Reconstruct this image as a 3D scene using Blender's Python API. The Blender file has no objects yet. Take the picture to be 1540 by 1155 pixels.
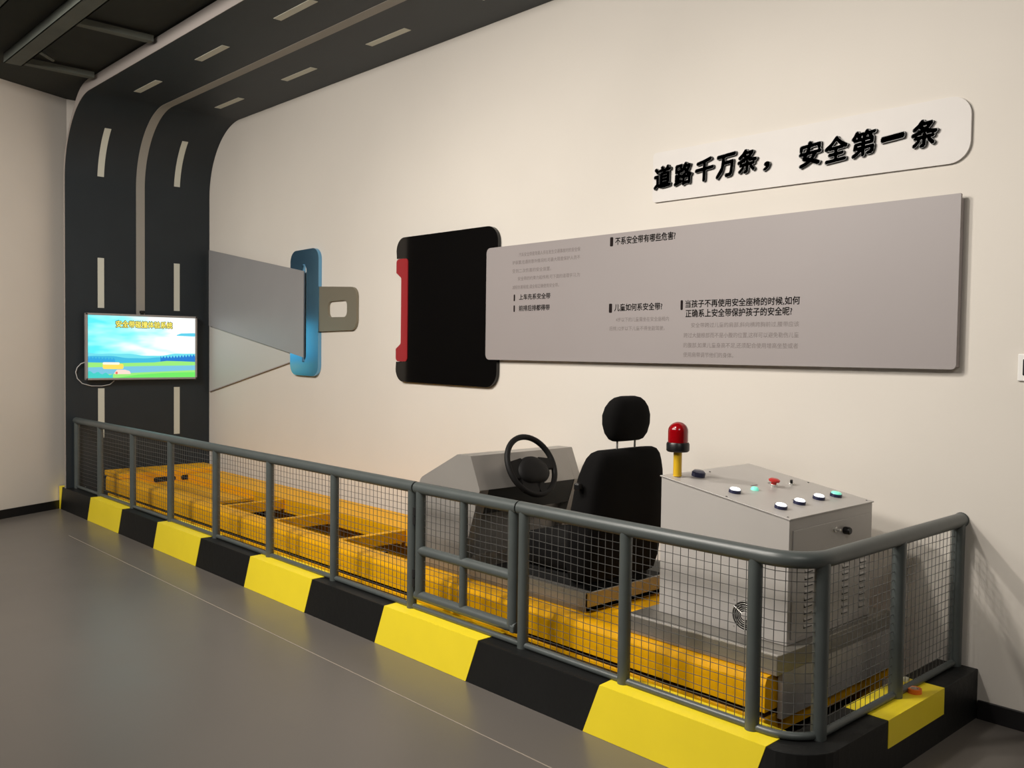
import bpy, bmesh, math, random
from mathutils import Vector, Matrix
random.seed(4)
PI = math.pi
sc = bpy.context.scene
col = sc.collection

# ---------------------------------------------------------------- camera
cam_d = bpy.data.cameras.new('camera')
cam = bpy.data.objects.new('camera', cam_d)
col.objects.link(cam)
cam_d.sensor_width = 36.0
cam_d.lens = 36.0 * 1380.07 / 1540.0
cam_d.clip_start = 0.05
right = Vector((0.6793842520543444, 0.7336604121557632, 0.013395435640344287))
down = Vector((0.035995145085647905, -0.015087778164047157, -0.9992380639669085))
fwd = Vector((-0.7328993024903369, 0.679348775361749, -0.03665861186228599))
m3 = Matrix((right, -down, -fwd)).transposed()
cam.matrix_world = Matrix.Translation((9.31, -4.255, 1.6)) @ m3.to_4x4()
sc.camera = cam

# ---------------------------------------------------------------- world, lights, exposure
w = bpy.data.worlds.new('world')
sc.world = w
w.use_nodes = True
w.node_tree.nodes['Background'].inputs[0].default_value = (0.9, 0.85, 0.78, 1)
w.node_tree.nodes['Background'].inputs[1].default_value = 0.2
sc.view_settings.view_transform = 'Standard'
sc.view_settings.look = 'None'
sc.view_settings.gamma = 1.0
sc.view_settings.use_curve_mapping = False
sc.view_settings.exposure = 0.22
WARM = (1.0, 0.935, 0.855)


def spot(name, loc, target, power, angle=100, blend=0.8, size=0.08, color=WARM):
    d = bpy.data.lights.new(name, 'SPOT')
    d.energy = power
    d.color = color
    d.spot_size = math.radians(angle)
    d.spot_blend = blend
    d.shadow_soft_size = size
    o = bpy.data.objects.new(name, d)
    col.objects.link(o)
    o.location = loc
    o.rotation_euler = (Vector(target) - Vector(loc)).to_track_quat('-Z', 'Y').to_euler()
    return o


def area(name, loc, target, power, sx, sy, color=WARM):
    d = bpy.data.lights.new(name, 'AREA')
    d.shape = 'RECTANGLE'
    d.size = sx
    d.size_y = sy
    d.energy = power
    d.color = color
    o = bpy.data.objects.new(name, d)
    col.objects.link(o)
    o.location = loc
    o.rotation_euler = (Vector(target) - Vector(loc)).to_track_quat('-Z', 'Y').to_euler()
    return o


spot('unseen_spot', (4.95, -3.6, 3.85), (6.0, -0.2, 0.7), 300, 112, 1.0, 0.10)
spot('unseen_spot', (6.3, -3.0, 3.85), (8.2, -0.3, 0.3), 190, 105, 1.0, 0.12)
spot('unseen_spot', (3.4, -4.3, 3.85), (2.4, -0.6, 0.8), 270, 110, 1.0, 0.12)
spot('unseen_spot', (2.6, -4.0, 3.85), (0.0, -1.8, 1.6), 125, 100, 1.0, 0.12)  # added spot, no fixture behind it, lifts the left wall
area('ceiling_fill', (4.8, -5.2, 3.9), (4.8, 0.0, 1.2), 250, 4.5, 1.2)  # broad unseen fill added to even out the room light
area('ceiling_fill', (10.2, -3.6, 3.9), (7.8, -0.4, 0.6), 55, 1.2, 1.2)  # weak fill added on the camera side for faces turned that way

# ---------------------------------------------------------------- materials
_m = {}


def lin(c):
    return tuple(((v / 255) / 12.92 if v / 255 <= 0.04045 else ((v / 255 + 0.055) / 1.055) ** 2.4) for v in c)


def mat(name, rgb, rough=0.5, metal=0.0, noise=0.0, nscale=8.0, bump=0.0, bscale=60.0, coat=0.0,
        emit=0.0, rnoise=0.0, trans=0.0, spec=0.5, stretch=None, emit_rgb=None):
    if name in _m:
        return _m[name]
    m = bpy.data.materials.new(name)
    m.use_nodes = True
    nt = m.node_tree
    b = nt.nodes['Principled BSDF']
    c = lin(rgb)
    b.inputs['Base Color'].default_value = (*c, 1)
    b.inputs['Roughness'].default_value = rough
    b.inputs['Metallic'].default_value = metal
    b.inputs['Coat Weight'].default_value = coat
    b.inputs['Coat Roughness'].default_value = 0.05
    b.inputs['Transmission Weight'].default_value = trans
    b.inputs['Specular IOR Level'].default_value = spec
    if emit:
        b.inputs['Emission Color'].default_value = (*(lin(emit_rgb) if emit_rgb else c), 1)
        b.inputs['Emission Strength'].default_value = emit
    tc = nt.nodes.new('ShaderNodeTexCoord')
    src = tc.outputs['Object']
    if stretch:
        mp = nt.nodes.new('ShaderNodeMapping')
        mp.inputs['Scale'].default_value = stretch
        nt.links.new(src, mp.inputs[0])
        src = mp.outputs[0]
    if noise or rnoise:
        n = nt.nodes.new('ShaderNodeTexNoise')
        n.inputs['Scale'].default_value = nscale
        n.inputs['Detail'].default_value = 5
        nt.links.new(src, n.inputs['Vector'])
        if noise:
            r = nt.nodes.new('ShaderNodeValToRGB')
            r.color_ramp.elements[0].position = 0.3
            r.color_ramp.elements[1].position = 0.7
            r.color_ramp.elements[0].color = (*[v * (1 - noise) for v in c], 1)
            r.color_ramp.elements[1].color = (*[min(1, v * (1 + noise)) for v in c], 1)
            nt.links.new(n.outputs[0], r.inputs[0])
            nt.links.new(r.outputs[0], b.inputs['Base Color'])
        if rnoise:
            mr = nt.nodes.new('ShaderNodeMapRange')
            mr.inputs[1].default_value = 0.3
            mr.inputs[2].default_value = 0.7
            mr.inputs[3].default_value = max(0.02, rough - rnoise)
            mr.inputs[4].default_value = rough + rnoise
            nt.links.new(n.outputs[0], mr.inputs[0])
            nt.links.new(mr.outputs[0], b.inputs['Roughness'])
    if bump:
        n2 = nt.nodes.new('ShaderNodeTexNoise')
        n2.inputs['Scale'].default_value = bscale
        n2.inputs['Detail'].default_value = 4
        nt.links.new(src, n2.inputs['Vector'])
        bp = nt.nodes.new('ShaderNodeBump')
        bp.inputs['Strength'].default_value = bump
        bp.inputs['Distance'].default_value = 0.01
        nt.links.new(n2.outputs[0], bp.inputs['Height'])
        nt.links.new(bp.outputs[0], b.inputs['Normal'])
    _m[name] = m
    return m


M_wall = mat('wall_paint', (214, 208, 199), 0.75, noise=0.02, nscale=1.3, bump=0.05, bscale=35)
M_wall2 = mat('wall_paint_left', (224, 216, 206), 0.75, noise=0.02, nscale=1.5)
M_ceil = mat('ceiling_black', (46, 49, 45), 0.9, noise=0.15, nscale=2)
M_beam = mat('ceiling_beam_grey', (92, 96, 89), 0.7, noise=0.15, nscale=4)
M_floor = mat('grey_epoxy_floor', (103, 98, 93), 0.34, noise=0.035, nscale=1.3, rnoise=0.04, bump=0.01, bscale=18)
M_joint = mat('floor_joint', (158, 148, 136), 0.5)
M_base = mat('black_skirting', (22, 21, 23), 0.45)
M_road = mat('road_charcoal', (31, 38, 43), 0.55, noise=0.08, nscale=3)
M_mark = mat('road_marking', (205, 205, 192), 0.6)
M_band = mat('road_band_grey', (150, 146, 138), 0.6)
M_side = mat('road_side_white', (160, 152, 147), 0.6)
M_kblk = mat('kerb_black', (19, 20, 20), 0.5, spec=0.35, bump=0.12, bscale=30, noise=0.1, nscale=5)
M_kyel = mat('kerb_yellow', (252, 228, 46), 0.4, noise=0.02, nscale=6)
M_rail = mat('rail_grey', (76, 82, 81), 0.38, noise=0.07, nscale=12, spec=0.6)
M_wire = mat('wire_grey', (92, 92, 90), 0.4, metal=0.3)
M_fyel = mat('frame_yellow', (240, 176, 8), 0.5, noise=0.04, nscale=2.5, spec=0.2)
M_fdark = mat('frame_gap_shade', (60, 36, 12), 0.6)
M_steel = mat('brushed_steel', (160, 156, 148), 0.34, metal=0.6, noise=0.05, nscale=30, stretch=(1, 1, 12))
M_grey = mat('cabinet_grey_paint', (184, 180, 176), 0.36, metal=0.1, bump=0.015, bscale=400, noise=0.015, nscale=4)
M_cons = mat('console_grey_paint', (158, 154, 149), 0.34, metal=0.3, noise=0.03, nscale=3)
M_black = mat('black_panel', (40, 42, 41), 0.6)
M_fabric = mat('black_fabric', (9, 8, 8), 0.95, spec=0.2, bump=0.25, bscale=420, noise=0.15, nscale=9)
M_wheel = mat('black_leather', (13, 12, 12), 0.62, spec=0.3, bump=0.08, bscale=220)
M_chrome = mat('chrome', (214, 212, 206), 0.22, metal=0.5)
M_gloss = mat('gloss_black_acrylic', (9, 8, 8), 0.05)
M_dkside = mat('acrylic_side', (38, 36, 36), 0.25)
M_red = mat('red_acrylic', (150, 28, 36), 0.3, coat=0.3)
M_belt = mat('belt_grey', (150, 149, 150), 0.42, metal=0.1, noise=0.02, nscale=3)
M_fold = mat('belt_fold_grey', (192, 191, 186), 0.5)
M_tplate = mat('tongue_plate_metal', (125, 182, 222), 0.19, metal=1.0)  # blue tint puts the screen's reflection into the grey metal's colour
M_tongue = mat('tongue_metal', (140, 134, 118), 0.38, metal=0.5)
M_board = mat('board_grey', (150, 143, 142), 0.5, noise=0.015, nscale=2)
M_bside = mat('board_side', (165, 157, 156), 0.5)
M_white = mat('white_acrylic', (216, 212, 208), 0.6, spec=0.25, noise=0.015, nscale=7)
M_ink = mat('black_ink', (34, 27, 27), 0.8, spec=0.1)
M_inkg = mat('grey_ink', (112, 103, 101), 0.6)
M_letter = mat('letter_black', (30, 32, 30), 0.35)
M_tvf = mat('tv_frame_silver', (165, 160, 158), 0.35, metal=0.2)
M_plastic = mat('black_plastic', (15, 15, 16), 0.35)
M_cable = mat('cable_white', (190, 190, 190), 0.5)
M_navy = mat('button_navy', (28, 32, 66), 0.3)
M_bwhite = mat('button_lit_white', (246, 249, 255), 0.3, emit=0.85)
M_bcyan = mat('button_lit_cyan', (130, 232, 205), 0.3, emit=0.4)
M_bred = mat('button_red', (196, 44, 40), 0.35)
M_lens = mat('beacon_red_lens', (165, 8, 18), 0.12, trans=0.35, coat=0.5)
M_pyel = mat('pole_yellow', (214, 172, 30), 0.4)
M_orange = mat('orange_tape', (240, 120, 40), 0.4)
M_tapein = mat('tape_core', (196, 176, 160), 0.6)
M_dark = mat('dark_void', (16, 15, 14), 0.7)
M_scrap = mat('paper_scrap', (226, 224, 205), 0.7)
M_switch = mat('switch_white', (236, 234, 230), 0.35)


# ---------------------------------------------------------------- helpers
def finish(name, bm, m, parent=None, smooth=False, auto=None):
    me = bpy.data.meshes.new(name)
    bmesh.ops.recalc_face_normals(bm, faces=bm.faces)
    bm.to_mesh(me)
    bm.free()
    if m:
        me.materials.append(m)
    o = bpy.data.objects.new(name, me)
    col.objects.link(o)
    if parent:
        o.parent = parent
    if smooth:
        for p in me.polygons:
            p.use_smooth = True
        if auto:
            me.set_sharp_from_angle(angle=math.radians(auto))
    return o


def part(name, bm, m, parent, smooth=False, auto=None):
    """parts live in world coordinates; the parent Empty/mesh may be offset"""
    o = finish(name, bm, m, None, smooth, auto)
    o.parent = parent
    r = parent
    off = Vector((0, 0, 0))
    while r:
        off += r.location
        r = r.parent
    o.data.transform(Matrix.Translation(-off))
    return o


def tag(o, label=None, cat=None, group=None, kind=None):
    if label:
        o['label'] = label
    if cat:
        o['category'] = cat
    if group:
        o['group'] = group
    if kind:
        o['kind'] = kind
    return o


def thing(name, loc, label, cat, group=None):
    o = bpy.data.objects.new(name, None)
    o.empty_display_size = 0.1
    col.objects.link(o)
    o.location = loc
    return tag(o, label, cat, group)


def box(bm, x0, x1, y0, y1, z0, z1, bev=0.0, seg=1):
    t = bmesh.new()
    bmesh.ops.create_cube(t, size=1)
    bmesh.ops.scale(t, vec=(x1 - x0, y1 - y0, z1 - z0), verts=t.verts)
    bmesh.ops.translate(t, vec=((x0 + x1) / 2, (y0 + y1) / 2, (z0 + z1) / 2), verts=t.verts)
    if bev:
        bmesh.ops.bevel(t, geom=list(t.edges), offset=bev, segments=seg, affect='EDGES', profile=0.5)
    join(bm, t)
    return bm


def join(bm, t):
    me = bpy.data.meshes.new('tmp')
    t.to_mesh(me)
    t.free()
    bm.from_mesh(me)
    bpy.data.meshes.remove(me)


def B(*a, **k):
    return box(bmesh.new(), *a, **k)


def tube(bm, pts, r, seg=10, caps=True, closed=False):
    pts = [Vector(p) for p in pts]
    n = len(pts)
    rings = []
    up = None
    for i, p in enumerate(pts):
        a = pts[i - 1] if (i > 0 or closed) else p
        b = pts[(i + 1) % n] if (i < n - 1 or closed) else p
        t = (b - a).normalized()
        if up is None:
            up = Vector((0, 0, 1)) if abs(t.z) < 0.9 else Vector((1, 0, 0))
        u = (up - t * up.dot(t)).normalized()
        v = t.cross(u)
        up = u
        rr = r[i] if isinstance(r, (list, tuple)) else r
        rings.append([bm.verts.new(p + rr * (math.cos(2 * PI * k / seg + PI / seg) * u + math.sin(2 * PI * k / seg + PI / seg) * v)) for k in range(seg)])
    m = n if closed else n - 1
    for i in range(m):
        A, C = rings[i], rings[(i + 1) % n]
        for k in range(seg):
            bm.faces.new((A[k], A[(k + 1) % seg], C[(k + 1) % seg], C[k]))
    if caps and not closed:
        bm.faces.new(rings[0][::-1])
        bm.faces.new(rings[-1])
    return bm


def T(pts, r, seg=14, **k):
    return tube(bmesh.new(), pts, r, seg, **k)


def prism_xz(poly, y0, y1, bm=None, bev=0.0):
    t = bmesh.new()
    a = [t.verts.new((x, y0, z)) for x, z in poly]
    b = [t.verts.new((x, y1, z)) for x, z in poly]
    n = len(poly)
    t.faces.new(a)
    t.faces.new(b[::-1])
    for i in range(n):
        t.faces.new((a[i], b[i], b[(i + 1) % n], a[(i + 1) % n]))
    if bev:
        bmesh.ops.bevel(t, geom=list(t.edges), offset=bev, segments=2, affect='EDGES', profile=0.5)
    if bm is None:
        return t
    join(bm, t)
    return bm


def prism_xy(poly, z0, z1, bev_top=0.0):
    t = bmesh.new()
    a = [t.verts.new((x, y, z0)) for x, y in poly]
    b = [t.verts.new((x, y, z1)) for x, y in poly]
    n = len(poly)
    t.faces.new(a[::-1])
    top = t.faces.new(b)
    for i in range(n):
        t.faces.new((a[i], b[i], b[(i + 1) % n], a[(i + 1) % n]))
    if bev_top:
        bmesh.ops.bevel(t, geom=list(top.edges), offset=bev_top, segments=2, affect='EDGES', profile=0.5)
    return t


def rpoly(pts, radii, seg=6):
    """rounded polygon in 2D"""
    out = []
    n = len(pts)
    for i, p in enumerate(pts):
        r = radii[i] if isinstance(radii, (list, tuple)) else radii
        p = Vector(p)
        a = Vector(pts[i - 1])
        b = Vector(pts[(i + 1) % n])
        if r <= 0:
            out.append(tuple(p))
            continue
        da = (a - p).normalized()
        db = (b - p).normalized()
        ang = da.angle(db)
        t = r / math.tan(ang / 2)
        c = p + (da + db).normalized() * (r / math.sin(ang / 2))
        s = p + da * t
        e = p + db * t
        a0 = math.atan2(s.y - c.y, s.x - c.x)
        a1 = math.atan2(e.y - c.y, e.x - c.x)
        d = (a1 - a0 + PI) % (2 * PI) - PI
        for k in range(seg + 1):
            q = a0 + d * k / seg
            out.append((c.x + r * math.cos(q), c.y + r * math.sin(q)))
    return out


def lathe(bm, prof, origin, axis=(0, 0, 1), seg=24):
    """prof: list of (r, h) along axis"""
    q = Vector((0, 0, 1)).rotation_difference(Vector(axis))
    rings = []
    for r, h in prof:
        rings.append([bm.verts.new(Vector(origin) + q @ Vector((max(r, 1e-5) * math.cos(2 * PI * k / seg), max(r, 1e-5) * math.sin(2 * PI * k / seg), h))) for k in range(seg)])
    for A, C in zip(rings, rings[1:]):
        for k in range(seg):
            bm.faces.new((A[k], A[(k + 1) % seg], C[(k + 1) % seg], C[k]))
    bm.faces.new(rings[0][::-1])
    bm.faces.new(rings[-1])
    return bm


def L(prof, origin, axis=(0, 0, 1), seg=24):
    return lathe(bmesh.new(), prof, origin, axis, seg)


def loft(sections, seg=28, power=3.0):
    """sections: (center xyz, half_x, half_y, axis basis angle about Y) superellipse rings"""
    bm = bmesh.new()
    rings = []
    for (c, hx, hy, tilt) in sections:
        ring = []
        for k in range(seg):
            a = 2 * PI * k / seg
            ca, sa = math.cos(a), math.sin(a)
            x = hx * math.copysign(abs(ca) ** (2 / power), ca)
            y = hy * math.copysign(abs(sa) ** (2 / power), sa)
            v = Vector((x * math.cos(tilt), y, -x * math.sin(tilt)))
            ring.append(bm.verts.new(Vector(c) + v))
        rings.append(ring)
    for A, C in zip(rings, rings[1:]):
        for k in range(seg):
            bm.faces.new((A[k], A[(k + 1) % seg], C[(k + 1) % seg], C[k]))
    bm.faces.new(rings[0][::-1])
    bm.faces.new(rings[-1])
    return bm


def text_mesh(body, x0, x1, z0, z1, y, face='-Y', bold=0.0, extrude=0.0, bevel=0.0, res=2):
    """text fitted to a box; x is X (or Y when face is +X)"""
    cu = bpy.data.curves.new('t', 'FONT')
    cu.body = body
    cu.extrude = extrude
    cu.bevel_depth = bevel
    cu.bevel_resolution = 1
    cu.resolution_u = res
    o = bpy.data.objects.new('t', cu)
    col.objects.link(o)
    bpy.context.view_layer.update()
    dg = bpy.context.evaluated_depsgraph_get()
    me = bpy.data.meshes.new_from_object(o.evaluated_get(dg))
    bpy.data.objects.remove(o)
    bpy.data.curves.remove(cu)
    bm = bmesh.new()
    bm.from_mesh(me)
    if bold:
        n = 8
        for k in range(n):
            me.transform(Matrix.Translation((bold * math.cos(2 * PI * k / n), bold * math.sin(2 * PI * k / n), 0.0)))
            bm.from_mesh(me)
            me.transform(Matrix.Translation((-bold * math.cos(2 * PI * k / n), -bold * math.sin(2 * PI * k / n), 0.0)))
    bpy.data.meshes.remove(me)
    xs = [v.co.x for v in bm.verts]
    ys = [v.co.y for v in bm.verts]
    zs = [v.co.z for v in bm.verts]
    ax, bx = min(xs), max(xs)
    ay, by = min(ys), max(ys)
    az = min(zs)
    sx = (x1 - x0) / (bx - ax)
    sy = (z1 - z0) / (by - ay)
    for v in bm.verts:
        X = x0 + (v.co.x - ax) * sx
        Z = z0 + (v.co.y - ay) * sy
        d = (v.co.z - az)
        if face == '-Y':
            v.co = Vector((X, y - d, Z))
        else:
            v.co = Vector((y + d, X, Z))
    return bm


# ================================================================ SETTING
def structure(name, bm, m):
    return tag(finish(name, bm, m), kind='structure')


CZ = 3.98
o = structure('floor', B(-3, 12.5, -8, 0.1, -0.1, 0.0), M_floor)
j = part('floor_joint', B(1.2, 12.0, -1.777, -1.772, 0.0, 0.0012), M_joint, o)
structure('ceiling', B(-3, 12.5, -8, 0.1, CZ, CZ + 0.1), M_ceil)
structure('wall_right', B(-0.4, 12.5, 0.0, 0.1, 0, CZ), M_wall)
structure('wall_end', B(-0.36, -0.262, -1.40, 0.0, 0, CZ), M_wall2)


def slanted(p, q, th, z0, z1):
    d = (Vector(q) - Vector(p)).normalized()
    n = Vector((-d.y, d.x))
    if n.x > 0:
        n = -n
    P = [Vector(p), Vector(q), Vector(q) + n * th, Vector(p) + n * th]
    return prism_xy([tuple(v) for v in P], z0, z1)


WA = (-0.264, -1.329)
WB = (0.25, -2.44)
WC_ = (2.8, -8.0)
M_far = mat('dark_hall_wall', (40, 38, 36), 0.8, noise=0.2, nscale=1.0)
structure('wall_left', slanted(WA, WB, 0.1, 0, CZ), M_wall2)
structure('wall_left_far', slanted(WB, WC_, 0.1, 0, CZ), M_far)
dirw = (Vector(WB) - Vector(WA)).normalized()
nrm = Vector((-dirw.y, dirw.x))
if nrm.x < 0:
    nrm = -nrm
bs = Vector(WA) + dirw * 0.118 + nrm * 0.014
structure('baseboard_left', slanted(tuple(bs), tuple(Vector(WB) + nrm * 0.014), 0.013, 0, 0.082), M_base)
structure('baseboard_right', B(7.785, 12.4, -0.014, 0.0, 0, 0.083, bev=0.002), M_base)
structure('wall_back', B(12.4, 12.5, -8, 0, 0, CZ), M_far)
structure('wall_front', B(-3, 12.5, -8.1, -8.0, 0, CZ), M_far)

# ceiling beams (open grid of channels under the black ceiling)
beams = [('x', 0.86, 11.5, -2.16, -2.02, 3.905), ('x', 0.86, 11.5, -2.62, -2.50, 3.915),
         ('y', -1.47, -2.02, 0.86, 0.935, 3.915), ('y', -1.47, -2.02, 2.17, 2.24, 3.915),
         ('y', -1.47, -2.02, 4.1, 4.17, 3.915)]
cf = thing('ceiling_grid', (0.9, -2.1, CZ), 'grey metal channel grid hung under the black ceiling', 'ceiling grid')
for k, a, b, c, d, z in beams:
    if k == 'x':
        bm = B(a, b, c, d, z, z + 0.012)
        box(bm, a, b, c, c + 0.01, z, CZ - 0.002)
        box(bm, a, b, d - 0.01, d, z, CZ - 0.002)
    else:
        bm = B(c, d, b, a, z, z + 0.010)
        box(bm, c, d, b, a, z + 0.01, z + 0.045)
    part('channel', bm, M_beam, cf)
part('brace', T([(1.33, -2.03, 3.92), (1.13, -1.86, 3.93)], 0.014, 6), M_beam, cf)

# ================================================================ ROAD ARCH
RY0, RY1 = -1.436, -0.002
R, TOP, TH = 0.70, 3.86, 0.10


def sprof(s):
    """point and inward normal of road surface at arc length s from the floor"""
    zv = TOP - R
    if s <= zv:
        return Vector((0, s)), Vector((1, 0))
    s2 = s - zv
    if s2 <= R * PI / 2:
        a = s2 / R
        return Vector((R - R * math.cos(a), zv + R * math.sin(a))), Vector((math.cos(a), -math.sin(a)))
    s3 = s2 - R * PI / 2
    return Vector((R + s3, TOP)), Vector((0, -1))


SMAX = 12.8


def thick(s):
    a = (s - (TOP - R)) / R
    t = min(1.0, max(0.0, (a - 0.75) / 0.6))
    return -(0.030 + 0.072 * t * t * (3 - 2 * t))


def ribbon(s0, s1, y0, y1, off0, off1, steps=None, bm=None):
    bm = bm or bmesh.new()
    zv = TOP - R
    ss = [s0]
    k = 0
    N = 28
    for i in range(N + 1):
        q = zv + R * PI / 2 * i / N
        if s0 < q < s1:
            ss.append(q)
    ss.append(s1)
    prev = None
    for s in ss:
        p, n = sprof(s)
        a = p + n * (thick(s) if off0 is None else off0)
        b = p + n * off1
        ring = [bm.verts.new((a.x, y0, a.y)), bm.verts.new((b.x, y0, b.y)), bm.verts.new((b.x, y1, b.y)), bm.verts.new((a.x, y1, a.y))]
        if prev:
            for i in range(4):
                bm.faces.new((prev[i], prev[(i + 1) % 4], ring[(i + 1) % 4], ring[i]))
        else:
            bm.faces.new(ring[::-1])
        prev = ring
    bm.faces.new(prev)
    return bm


arch = thing('road_ribbon', (0, -0.72, 0), 'charcoal road ribbon that climbs the end wall and curves along the ceiling', 'wall decoration')
bm = ribbon(0.222, SMAX, RY0 + 0.004, RY1, None, 0.0)
box(bm, -0.03, 0.0, -1.24, RY1, 0.0, 0.222)
part('road_surface', bm, M_road, arch, True, 30)
tag(part('white_edge', ribbon(0.222, SMAX, RY0, RY0 + 0.004, None, 0.0), M_side, arch, True, 30), 'pale side edge of the road ribbon')
part('centre_band', ribbon(1.50, SMAX, -0.765, -0.680, 0.0, 0.003), M_band, arch, True, 30)
for yc in (-1.105, -0.352):
    s = 0.69
    while s < SMAX - 0.5:
        part('lane_dash', ribbon(s, s + 0.485, yc - 0.030, yc + 0.030, 0.0, 0.003), M_mark, arch, True, 30)
        s += 1.27

# ================================================================ KERB
KH = 0.22


def arc(cx, cy, r, a0, a1, n=8):
    return [(cx + r * math.cos(math.radians(a0 + (a1 - a0) * i / n)), cy + r * math.sin(math.radians(a0 + (a1 - a0) * i / n))) for i in range(n + 1)]


kerb = thing('kerb', (3.8, -1.34, 0), 'low black kerb wall with yellow blocks around the simulator track', 'kerb')
outer = [(-0.205, -1.43)] + arc(7.60, -1.25, 0.18, -90, 0) + [(7.78, -0.002)]
inner = [(7.603, -0.002)] + arc(7.56, -1.215, 0.043, 0, -90, 4) + [(-0.205, -1.258)]
part('kerb_body', prism_xy(outer + inner, 0, KH, bev_top=0.004), M_kblk, kerb)


def lblock(ends, name='yellow_block'):
    """L-shaped painted cover: ends = two lists of six matching corner points"""
    bm = bmesh.new()
    a = [bm.verts.new(p) for p in ends[0]]
    b = [bm.verts.new(p) for p in ends[1]]
    bm.faces.new(a)
    bm.faces.new(b[::-1])
    for i in range(6):
        bm.faces.new((a[i], b[i], b[(i + 1) % 6], a[(i + 1) % 6]))
    part(name, bm, M_kyel, kerb)


def yblock(x0, x1, sl=0.09, sl1=None):
    """painted block: front face edges lean by sl, the top edges run straight back"""
    sl1 = sl if sl1 is None else sl1
    T_ = KH + 0.0025
    ends = []
    for x, q, bk in ((x0, sl, -0.02), (x1, sl1, -0.005)):
        ends.append([(x, -1.4325, 0.001), (x + q, -1.4325, T_), (x + q + bk, -1.257, T_), (x + q + bk, -1.257, KH), (x + q, -1.43, KH), (x, -1.43, 0.001)])
    lblock(ends)


yblock(-0.203, -0.175, 0.0, 0.06)
for a, b in ((0.60, 1.366), (2.126, 2.905), (3.664, 4.445), (5.191, 5.962)):
    yblock(a, b)
yblock(6.731, 7.525, 0.09, 0.075)
T_ = KH + 0.0025
lblock([[(7.7825, y, 0.112), (7.7825, y, T_), (7.603, y, T_), (7.603, y, KH), (7.78, y, KH), (7.78, y, 0.112)] for y in (-0.873, -0.365)])

# ================================================================ RAILINGS
RYC = -1.34
ZT, RT = 0.870, 0.031
ZB, RB = 0.235, 0.015
POST = 0.0265


def wiremesh(parent, x0, x1, z0=ZB + RB, z1=ZT - RT, y=RYC + 0.004, name='wire_mesh', axis='x', fixed=0.0, sx=0.0385, sz=0.0365):
    bm = bmesh.new()
    n = max(2, round((x1 - x0) / sx))
    r = 0.0014
    ph = random.uniform(0.2, 0.8)

    def P(u, z, d=0.0):
        return (u, y + d, z) if axis == 'x' else (fixed + d, u, z)
    for i in range(n):
        u = x0 + (i + ph) * (x1 - x0) / n
        tube(bm, [P(u, z0 - 0.004, r), P(u, z1 + 0.004, r)], r, 4, caps=False)
    k = int((z1 - z0) / sz)
    for i in range(1, k + 1):
        z = z0 + i * (z1 - z0) / (k + 1)
        b = random.uniform(-0.003, 0.003)
        tube(bm, [P(x0 - 0.004, z, -r), P((x0 * 2 + x1) / 3, z + b, -r + b), P((x0 + 2 * x1) / 3, z - b * 0.5, -r), P(x1 + 0.004, z, -r)], r, 4, caps=False)
    o = part(name, bm, M_wire, parent)
    tag(o, kind='stuff')
    return o


def post(parent, x, y, z0, z1, r=POST, name='post'):
    part(name, T([(x, y, z0), (x, y, z1)], r, 16), M_rail, parent, True, 40)


# left run
rl = thing('railing', (2.7, RYC, KH), 'long grey wire mesh railing on the kerb, running from the gate to the road ribbon', 'railing')
LX = [0.03, 0.668, 1.456, 2.245, 3.046, 3.844, 4.632, 5.402]
part('top_rail', T([(0.002, RYC, ZT), (5.427, RYC, ZT)], RT, 18), M_rail, rl, True, 40)
part('bottom_rail', T([(0.002, RYC, ZB), (6.26, RYC, ZB)], RB, 12), M_rail, rl, True, 40)
for x in LX:
    post(rl, x, RYC, KH, ZT - 0.005)
for a, b in zip(LX, LX[1:]):
    wiremesh(rl, a + POST, b - POST)

# gate
gt = thing('gate', (5.84, RYC, 0.25), 'grey tube gate with mesh and a mid rail in the middle of the railing', 'gate')
GX0, GX1, GXM = 5.474, 6.192, 5.827
bm = T([(5.440, RYC, ZT), (6.222, RYC, ZT)], RT, 18)
part('top_rail', bm, M_rail, gt, True, 40)
part('bottom_rail', T([(5.448, RYC, 0.302), (6.222, RYC, 0.302)], 0.026, 16), M_rail, gt, True, 40)
post(gt, GX0, RYC, 0.304, ZT, 0.027, 'upright')
post(gt, GX1, RYC, 0.304, ZT, 0.027, 'upright')
post(gt, GXM, RYC, 0.304, ZT, 0.021, 'upright')
part('mid_rail', T([(GX0, RYC, 0.542), (GX1, RYC, 0.542)], 0.026, 16), M_rail, gt, True, 40)
wiremesh(gt, GX0 + 0.027, GXM - 0.021, 0.566, ZT - RT)
wiremesh(gt, GXM + 0.021, GX1 - 0.027, 0.566, ZT - RT)
wiremesh(gt, GX0 + 0.027, GXM - 0.021, 0.326, 0.518)
wiremesh(gt, GXM + 0.021, GX1 - 0.027, 0.326, 0.518)
for z in (0.72, 0.39):
    bm = T([(5.438, RYC - 0.014, z - 0.045), (5.438, RYC - 0.014, z - 0.003)], 0.010, 8)
    tube(bm, [(5.438, RYC - 0.014, z + 0.003), (5.438, RYC - 0.014, z + 0.045)], 0.010, 8)
    part('hinge', bm, M_dark, gt, True, 40)
part('latch', B(6.205, 6.232, RYC - 0.034, RYC - 0.022, 0.285, 0.318, bev=0.003), M_rail, gt)

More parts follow.
